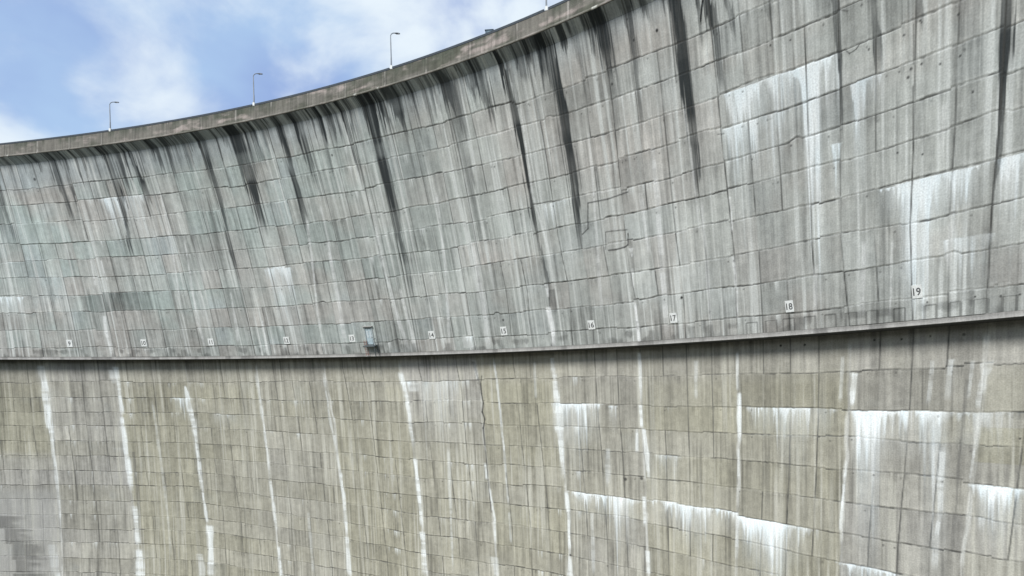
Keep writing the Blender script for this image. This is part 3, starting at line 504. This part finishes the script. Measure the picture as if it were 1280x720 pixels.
# parapet: outer face with a small drip lip at its foot, then its top and inner face
zp = np.concatenate([[ZP+.10, ZP], np.linspace(ZP, ZP+.26, 4)[1:], np.linspace(ZP+.30, ZC-.30, 22)])
op = np.concatenate([[OVER-.25, OVER-.02], np.full(3, OVER+.10), np.full(22, OVER)])
nzp = len(zp)
base = np.array((.160, .152, .132)); cp = np.ones((len(A), nzp, 3))*base
cp = lerp(cp, (.085, .088, .068), sm(.42, .75, fbm(A/5., zp/1.6, 301)))
cp = lerp(cp, (.36, .31, .285), .75*sm(.55, .78, fbm(A/2.6, zp/.8, 305)))
cp = lerp(cp, (.075, .085, .065), .75*sm(.4, .75, n2(A/.8, zp/3., 309))*sm(ZC-1.7, ZC-.4, zp)[None, :])
cp = cp*(1+.45*(n2(A/.22, zp/2.2, 311)-.5)+.3*(fbm(A/.4, zp/.4, 313)-.5))[..., None]
seam = np.abs(((A+2.1) % 7.35)-3.67)
cp = lerp(cp, (.42, .40, .37), (.55*sm(.22, .05, seam)*n1(A/7.35, 315))[:, None]*sm(.2, .6, n2(A/.5, zp/.7, 317)))
cp = lerp(cp, (.05, .05, .045), .5*sm(.10, .03, np.abs(seam-.25))[:, None]*np.ones((1, nzp)))
cp[:, 2:5] = lerp(cp[:, 2:5], (.30, .28, .25), .55*n2(A/1.4, zp[2:5], 319))  # highlight along the drip lip, painted as a paler tone
cp = lerp(cp, (.55, .55, .5), (.8*sm(.93, .97, n1(A/1.1, 321)))[:, None]*(np.arange(nzp) < 6)[None, :])
cp[:, :2] *= .5
rp = radius(A/K, ZP, 'up')[:, None]-op[None, :]; thp = (A/K)[:, None]
grid('parapet', A, zp, np.stack([CX+rp*np.sin(thp), CY+rp*np.cos(thp), np.broadcast_to(zp[None, :], rp.shape)], -1), np.clip(cp, .02, .9), dam, M_WALL)

def ring(name, prof, m, a0=30., a1=292., step=1.2, smooth=True, parent=None, zref=None):
    """sweeps a closed profile of (offset towards the valley, z) along the crest"""
    bm = bmesh.new(); rows = []
    n = max(2, int((a1-a0)/step)+1)
    for aa in np.linspace(a0, a1, n):
        t = aa/K; r0 = float(radius(t, ZP, 'up'))
        rows.append([bm.verts.new((CX+(r0-o)*math.sin(t), CY+(r0-o)*math.cos(t), zz)) for o, zz in prof])
    k = len(prof)
    for p0, p1 in zip(rows[:-1], rows[1:]):
        for i in range(k): bm.faces.new((p0[i], p0[(i+1) % k], p1[(i+1) % k], p1[i]))
    bm.faces.new(rows[0][::-1]); bm.faces.new(rows[-1])
    return bm_obj(name, bm, parent or dam, m)
ring('parapet_core', [(OVER-.06, ZC-.302), (OVER-.06, ZC-1.6), (OVER-.45, ZC-1.6), (OVER-.45, ZC-.302)], M_GREY)
ring('road_deck', [(OVER-.46, ZC-1.25), (OVER-.46, ZP+.12), (-9., ZP+.12), (-9., ZC-1.25)], M_ROAD)
ring('reservoir_side', [(-9.02, ZC), (-9.02, ZP), (-34., 8.), (-46., ZBOT), (-50., ZBOT), (-38., 8.), (-12., ZP), (-9.5, ZC)], M_GREY, step=6)
# dark guard rail on the parapet, one length between each pair of lamp posts
edges = [30.]+[v for q in sorted(LAMPS) for v in (q-.32, q+.32)]+[292.]
for k in range(0, len(edges), 2):
    ring('guard_rail', [(OVER+.04, ZC-.298), (OVER-.42, ZC-.298), (OVER-.42, ZC), (OVER+.04, ZC)], M_RAIL, edges[k], edges[k+1], .9)

# ---- street lamps on the parapet
def crest_matrix(aa, z, off):
    p = point(aa, ZP, 'up', off); m = Matrix.Identity(4); m.translation = (p.x, p.y, z); return m
LAB = ['slim grey street lamp on the dam crest, farthest left of all', 'slim grey street lamp on the dam crest, second from the left', 'slim grey street lamp on the crest just left of the blue-grey cabinet', 'grey street lamp on the crest right of the cabinet, its head out of view']
def lamp(label):
    t = thing('street_lamp', label, 'street lamp', Matrix.Identity(4), 'street lamps along the dam crest')
    bm = bmesh.new(); box(bm, (0, 0, .02), (.32, .4, .56), .03); bm_obj('base_block', bm, t, M_WHITE)
    bm = bmesh.new(); H = 4.9
    tube(bm, [(0, 0, .33), (0, 0, .36), (0, 0, 1.4), (0, 0, 1.42), (-.03, 0, 3.4), (-.04, 0, H-.55)], [.11, .11, .10, .085, .075, .065], 12); bm_obj('pole', bm, t, M_GALV, True)
    bm = bmesh.new(); pts = [(-.04+.62*(1-math.cos(u)), .35*(1-math.cos(u)), H-.55+.62*math.sin(u)) for u in np.linspace(0, math.radians(78), 9)]
    tube(bm, pts, [.06]*9, 10); bm_obj('arm', bm, t, M_GALV, True)
    e = Vector(pts[-1]); d = (Vector(pts[-1])-Vector(pts[-2])).normalized()
    bm = bmesh.new(); tube(bm, [e-d*.05, e+d*.08, e+d*.3, e+d*.62, e+d*.80, e+d*.84], [.07, .10, .16, .15, .09, .02], 12)
    for v in bm.verts: v.co.z = e.z+(v.co.z-e.z)*.62
    hd = bm_obj('lamp_head', bm, t, M_GALV, True)
    bm = bmesh.new(); c = e+d*.45; box(bm, (c.x, c.y, c.z-.105), (.42, .2, .05), .015); bm_obj('lamp_glass', bm, hd, M_GLASS)
    return t
def copy_tree(o, parent=None):
    c = o.copy(); COL.objects.link(c)
    if parent: c.parent = parent
    for ch in list(o.children): copy_tree(ch, c)
    return c
proto = None
for q, la in enumerate(sorted(LAMPS)):
    t = lamp(LAB[0]) if proto is None else copy_tree(proto)
    proto = proto or t
    t['label'] = LAB[q]; t.matrix_world = crest_matrix(la, ZC-.05, OVER-.12) @ Matrix.Rotation(math.radians(-1.2), 4, 'Y')

# ---- cabinet on the crest road behind the parapet
aa = BOX_A; th = aa/K
mm = crest_matrix(aa, ZC-1.25, OVER-1.4) @ Matrix.Rotation(-th+.35, 4, 'Z')
t = thing('cabinet', 'small blue-grey cabinet standing on the dam crest behind the parapet', 'cabinet', mm)
bm = bmesh.new(); box(bm, (0, 0, 1.2), (1.0, .7, 2.2), .03); bm_obj('body', bm, t, M_CAB)
bm = bmesh.new(); box(bm, (-.02, -.357, 1.25), (.40, .02, 1.9), .006); d_ = bm_obj('door', bm, t, M_CABD)
bm = bmesh.new(); box(bm, (.12, -.385, 1.3), (.04, .03, .18), .006); bm_obj('handle', bm, d_, M_BLACK)
bm = bmesh.new(); box(bm, (0, 0, 2.34), (1.14, .84, .08), .02); bm_obj('roof', bm, t, M_CAB)
bm = bmesh.new(); box(bm, (0, 0, .05), (1.05, .75, .1), .01); bm_obj('plinth', bm, t, M_GREY)

# ---- white number plates along the foot of the upper wall
def numeral(txt, h):
    cu = bpy.data.curves.new('numeral', 'FONT'); cu.body = txt; cu.size = h; cu.align_x = 'CENTER'; cu.align_y = 'CENTER'; cu.extrude = .004; cu.offset = .022*h
    cu.resolution_u = 4
    o = bpy.data.objects.new('numeral', cu); COL.objects.link(o)
    bpy.context.view_layer.update()
    me = bpy.data.meshes.new_from_object(o.evaluated_get(bpy.context.evaluated_depsgraph_get()))
    bpy.data.objects.remove(o); return me
for n, a_, z_, w_, h_ in PLATES:
    m = frame(a_, 10.58); m.translation = m.translation+m.col[2].to_3d()*.05
    w = .62*w_+.38*.95; h = .5*h_+.65
    t = thing('number_plate', 'white plate with the number %d low on the dam wall' % n, 'sign', m, 'number plates above the ledge')
    bm = bmesh.new(); box(bm, (0, 0, 0), (w, h, .06), .012); bm_obj('board', bm, t, M_WHITE)
    o = link('numeral', numeral(str(n), h*.78), t, M_BLACK)
    s = w*.80/max(o.dimensions.x, .01) if o.dimensions.x else 1
    o.location = (0, 0, .036)
    xs = [v.co.x for v in o.data.vertices]; wd = max(xs)-min(xs); k = min(1., w*.78/wd); cxx = .5*(max(xs)+min(xs))
    ys = [v.co.y for v in o.data.vertices]; cyy = .5*(max(ys)+min(ys))
    for v in o.data.vertices: v.co.x = (v.co.x-cxx)*k; v.co.y -= cyy

# ---- pale blue access door with its landing
a_, z_, w_ = DOOR[0]
m = frame(a_, 9.35); 
t = thing('access_door', 'pale blue steel door in a grey frame set in the dam wall above the landing', 'door', m)
bm = bmesh.new(); box(bm, (0, 1.5, .04), (1.25, 2.7, .06), .01); lf = bm_obj('door_leaf', bm, t, M_BLUE)
bm = bmesh.new(); box(bm, (-.3, 1.9, .085), (.35, 1.2, .02), .005); box(bm, (.3, 1.9, .085), (.35, 1.2, .02), .005); bm_obj('door_panel', bm, lf, M_PANEL)
bm = bmesh.new(); box(bm, (.5, 1.35, .12), (.06, .22, .08), .01); bm_obj('handle', bm, lf, M_BLACK)
bm = bmesh.new()
for c, s in (((-.74, 1.5, .08), (.18, 2.95, .16)), ((.74, 1.5, .08), (.18, 2.95, .16)), ((0, 3.06, .0801), (1.66, .17, .16))): box(bm, c, s, .01)
bm_obj('door_frame', bm, t, M_FRAME)
bm = bmesh.new(); box(bm, (0, 3.28, .22), (2.0, .10, .44), .01); bm_obj('canopy', bm, t, M_GREY)
t = thing('access_landing', 'dark steel landing with a reddish ladder below the pale blue door', 'landing', m)
bm = bmesh.new(); box(bm, (.1, -.02, .55), (2.3, .16, 1.0), .01); bm_obj('deck', bm, t, M_LAND)
bm = bmesh.new(); box(bm, (1.12, -.95, .85), (.14, 1.7, .14), .01); bm_obj('post', bm, t, M_LAND)
bm = bmesh.new(); tube(bm, [(1.12, -.1, .12), (1.12, -1.35, .02)], [.06, .06], 8); bm_obj('brace', bm, t, M_LAND)
bm = bmesh.new(); tube(bm, [(1.14, .05, .98), (1.16, .55, .98), (1.16, 1.1, .98), (1.14, 1.15, .9), (1.14, 1.15, .1)], [.035]*5, 8); bm_obj('handrail', bm, t, M_RAIL)
bm = bmesh.new()
for x in (-1.15, -.65): tube(bm, [(x, -1.75, .3), (x, .9, .3)], [.045]*2, 8)
for k in range(9): tube(bm, [(-1.15, -1.6+k*.3, .3), (-.65, -1.6+k*.3, .3)], [.03]*2, 6)
bm_obj('ladder', bm, t, M_RED)

# ---- cable hanging on the upper wall
bm = bmesh.new()
p0, p1 = CABLE
pts = []
for u in np.linspace(0, 1, 12):
    pts.append(point(p0[0]+.25+(p1[0]-p0[0]-.25)*u+.1*math.sin(u*5), 42.3+(p1[1]-42.3)*u if u < 2 else 0, 'up', .12))
tube(bm, pts, [.06]*11+[.03], 8)
o = bm_obj('hanging_cable', bm, None, M_CABLE, True); o['label'] = 'thin black cable hanging down from the crest on the upper dam wall'; o['category'] = 'cable'

# ---- the valley floor (out of view below the frame)
bm = bmesh.new(); n = 24; S_ = 3000.
V = [[bm.verts.new((-S_+2*S_*i/n, -S_+2*S_*j/n, ZBOT+.5)) for j in range(n+1)] for i in range(n+1)]
for i in range(n):
    for j in range(n): bm.faces.new((V[i][j], V[i+1][j], V[i+1][j+1], V[i][j+1]))
o = bm_obj('ground', bm, None, M_GROUND); o['kind'] = 'structure'

# ---- grassy valley side where the dam meets the left bank (beyond the left edge of the frame)
bm = bmesh.new(); nu, nv = 60, 40; rv = []
for i in range(nu):
    az_ = math.radians(-45.5-75*i/(nu-1)); row = []
    for j in range(nv):
        d_ = 95+620*(j/(nv-1))**1.5
        t_ = min(1., i/22.); h_ = ZBOT+(20+105*min(1., (d_-95)/330.))*(t_*t_*(3-2*t_))
        h_ += 5*math.sin(d_*.05+i*.5)*math.sin(i*.33)*t_+2.5*math.sin(i*1.7+j*.9)*t_
        row.append(bm.verts.new((d_*math.sin(az_), d_*math.cos(az_), h_)))
    rv.append(row)
for i in range(nu-1):
    for j in range(nv-1): bm.faces.new((rv[i][j], rv[i+1][j], rv[i+1][j+1], rv[i][j+1]))
o = bm_obj('hillside', bm, None, mat('hill_grass', (.075, .085, .045), .95, nscale=.06, namp=.55), True); o['kind'] = 'structure'

# ------------------------------------------------------------------ light and sky
scene = bpy.context.scene
SUN_AZ, SUN_EL = math.radians(214), math.radians(34)
sl = bpy.data.lights.new('sun', 'SUN'); sl.energy = 2.7; sl.angle = math.radians(18); sl.color = (1, .97, .93)
so = bpy.data.objects.new('sun', sl); COL.objects.link(so)
sd = Vector((math.sin(SUN_AZ)*math.cos(SUN_EL), math.cos(SUN_AZ)*math.cos(SUN_EL), math.sin(SUN_EL)))
so.rotation_euler = sd.to_track_quat('Z', 'Y').to_euler()
w = bpy.data.worlds.new('World'); scene.world = w; w.use_nodes = True; nt = w.node_tree; N, Lk = nt.nodes, nt.links
bg = N['Background']; bg.inputs['Strength'].default_value = .10
sky = N.new('ShaderNodeTexSky'); sky.sky_type = 'NISHITA'; sky.sun_disc = False; sky.sun_elevation = SUN_EL; sky.sun_rotation = SUN_AZ
tc = N.new('ShaderNodeTexCoord'); mp = N.new('ShaderNodeMapping'); mp.inputs['Scale'].default_value = (1., 1., 1.5); mp.inputs['Location'].default_value = (.35, .1, .2); mp.inputs['Rotation'].default_value = (.1, -.35, .2)
Lk.new(tc.outputs['Generated'], mp.inputs['Vector'])
no = N.new('ShaderNodeTexNoise'); no.inputs['Scale'].default_value = 5.0; no.inputs['Detail'].default_value = 7; no.inputs['Roughness'].default_value = .5; no.inputs['Distortion'].default_value = .25
Lk.new(mp.outputs['Vector'], no.inputs['Vector'])
cr = N.new('ShaderNodeValToRGB'); cr.color_ramp.interpolation = 'EASE'
cr.color_ramp.elements[0].position = .38; cr.color_ramp.elements[0].color = (0, 0, 0, 1); cr.color_ramp.elements[1].position = .64; cr.color_ramp.elements[1].color = (1, 1, 1, 1)
Lk.new(no.outputs['Fac'], cr.inputs['Fac'])
n2_ = N.new('ShaderNodeTexNoise'); n2_.inputs['Scale'].default_value = 4.2; n2_.inputs['Detail'].default_value = 4; Lk.new(mp.outputs['Vector'], n2_.inputs['Vector'])
cr2 = N.new('ShaderNodeValToRGB'); cr2.color_ramp.elements[0].position = .35; cr2.color_ramp.elements[0].color = (2.35, 3.25, 5.75, 1); cr2.color_ramp.elements[1].position = .64; cr2.color_ramp.elements[1].color = (3.3, 4.65, 6.7, 1)
Lk.new(n2_.outputs['Fac'], cr2.inputs['Fac'])
mx0 = N.new('ShaderNodeMixRGB'); mx0.inputs[0].default_value = .85; Lk.new(sky.outputs['Color'], mx0.inputs[1]); Lk.new(cr2.outputs['Color'], mx0.inputs[2])
mx = N.new('ShaderNodeMixRGB'); Lk.new(cr.outputs['Color'], mx.inputs[0]); Lk.new(mx0.outputs['Color'], mx.inputs[1]); mx.inputs[2].default_value = (5.9, 6.6, 7.2, 1)
Lk.new(mx.outputs['Color'], bg.inputs['Color'])

# ------------------------------------------------------------------ camera
cd = bpy.data.cameras.new('camera'); co = bpy.data.objects.new('camera', cd); COL.objects.link(co)
cd.sensor_width = 36; cd.lens = QP[0]/1280*36; cd.shift_y = (QP[4]-360)/1280; cd.clip_end = 8000; cd.clip_start = .1
ro = QP[2]; c_, s_ = math.cos(ro), math.sin(ro)
co.matrix_world = Matrix(((c_, -s_, 0, 0), (0, 0, -1, 0), (s_, c_, 0, 0), (0, 0, 0, 1)))
scene.camera = co
vs = scene.view_settings; vs.view_transform = 'Standard'; vs.look = 'None'; vs.exposure = 0.46; vs.gamma = 1; vs.use_curve_mapping = False
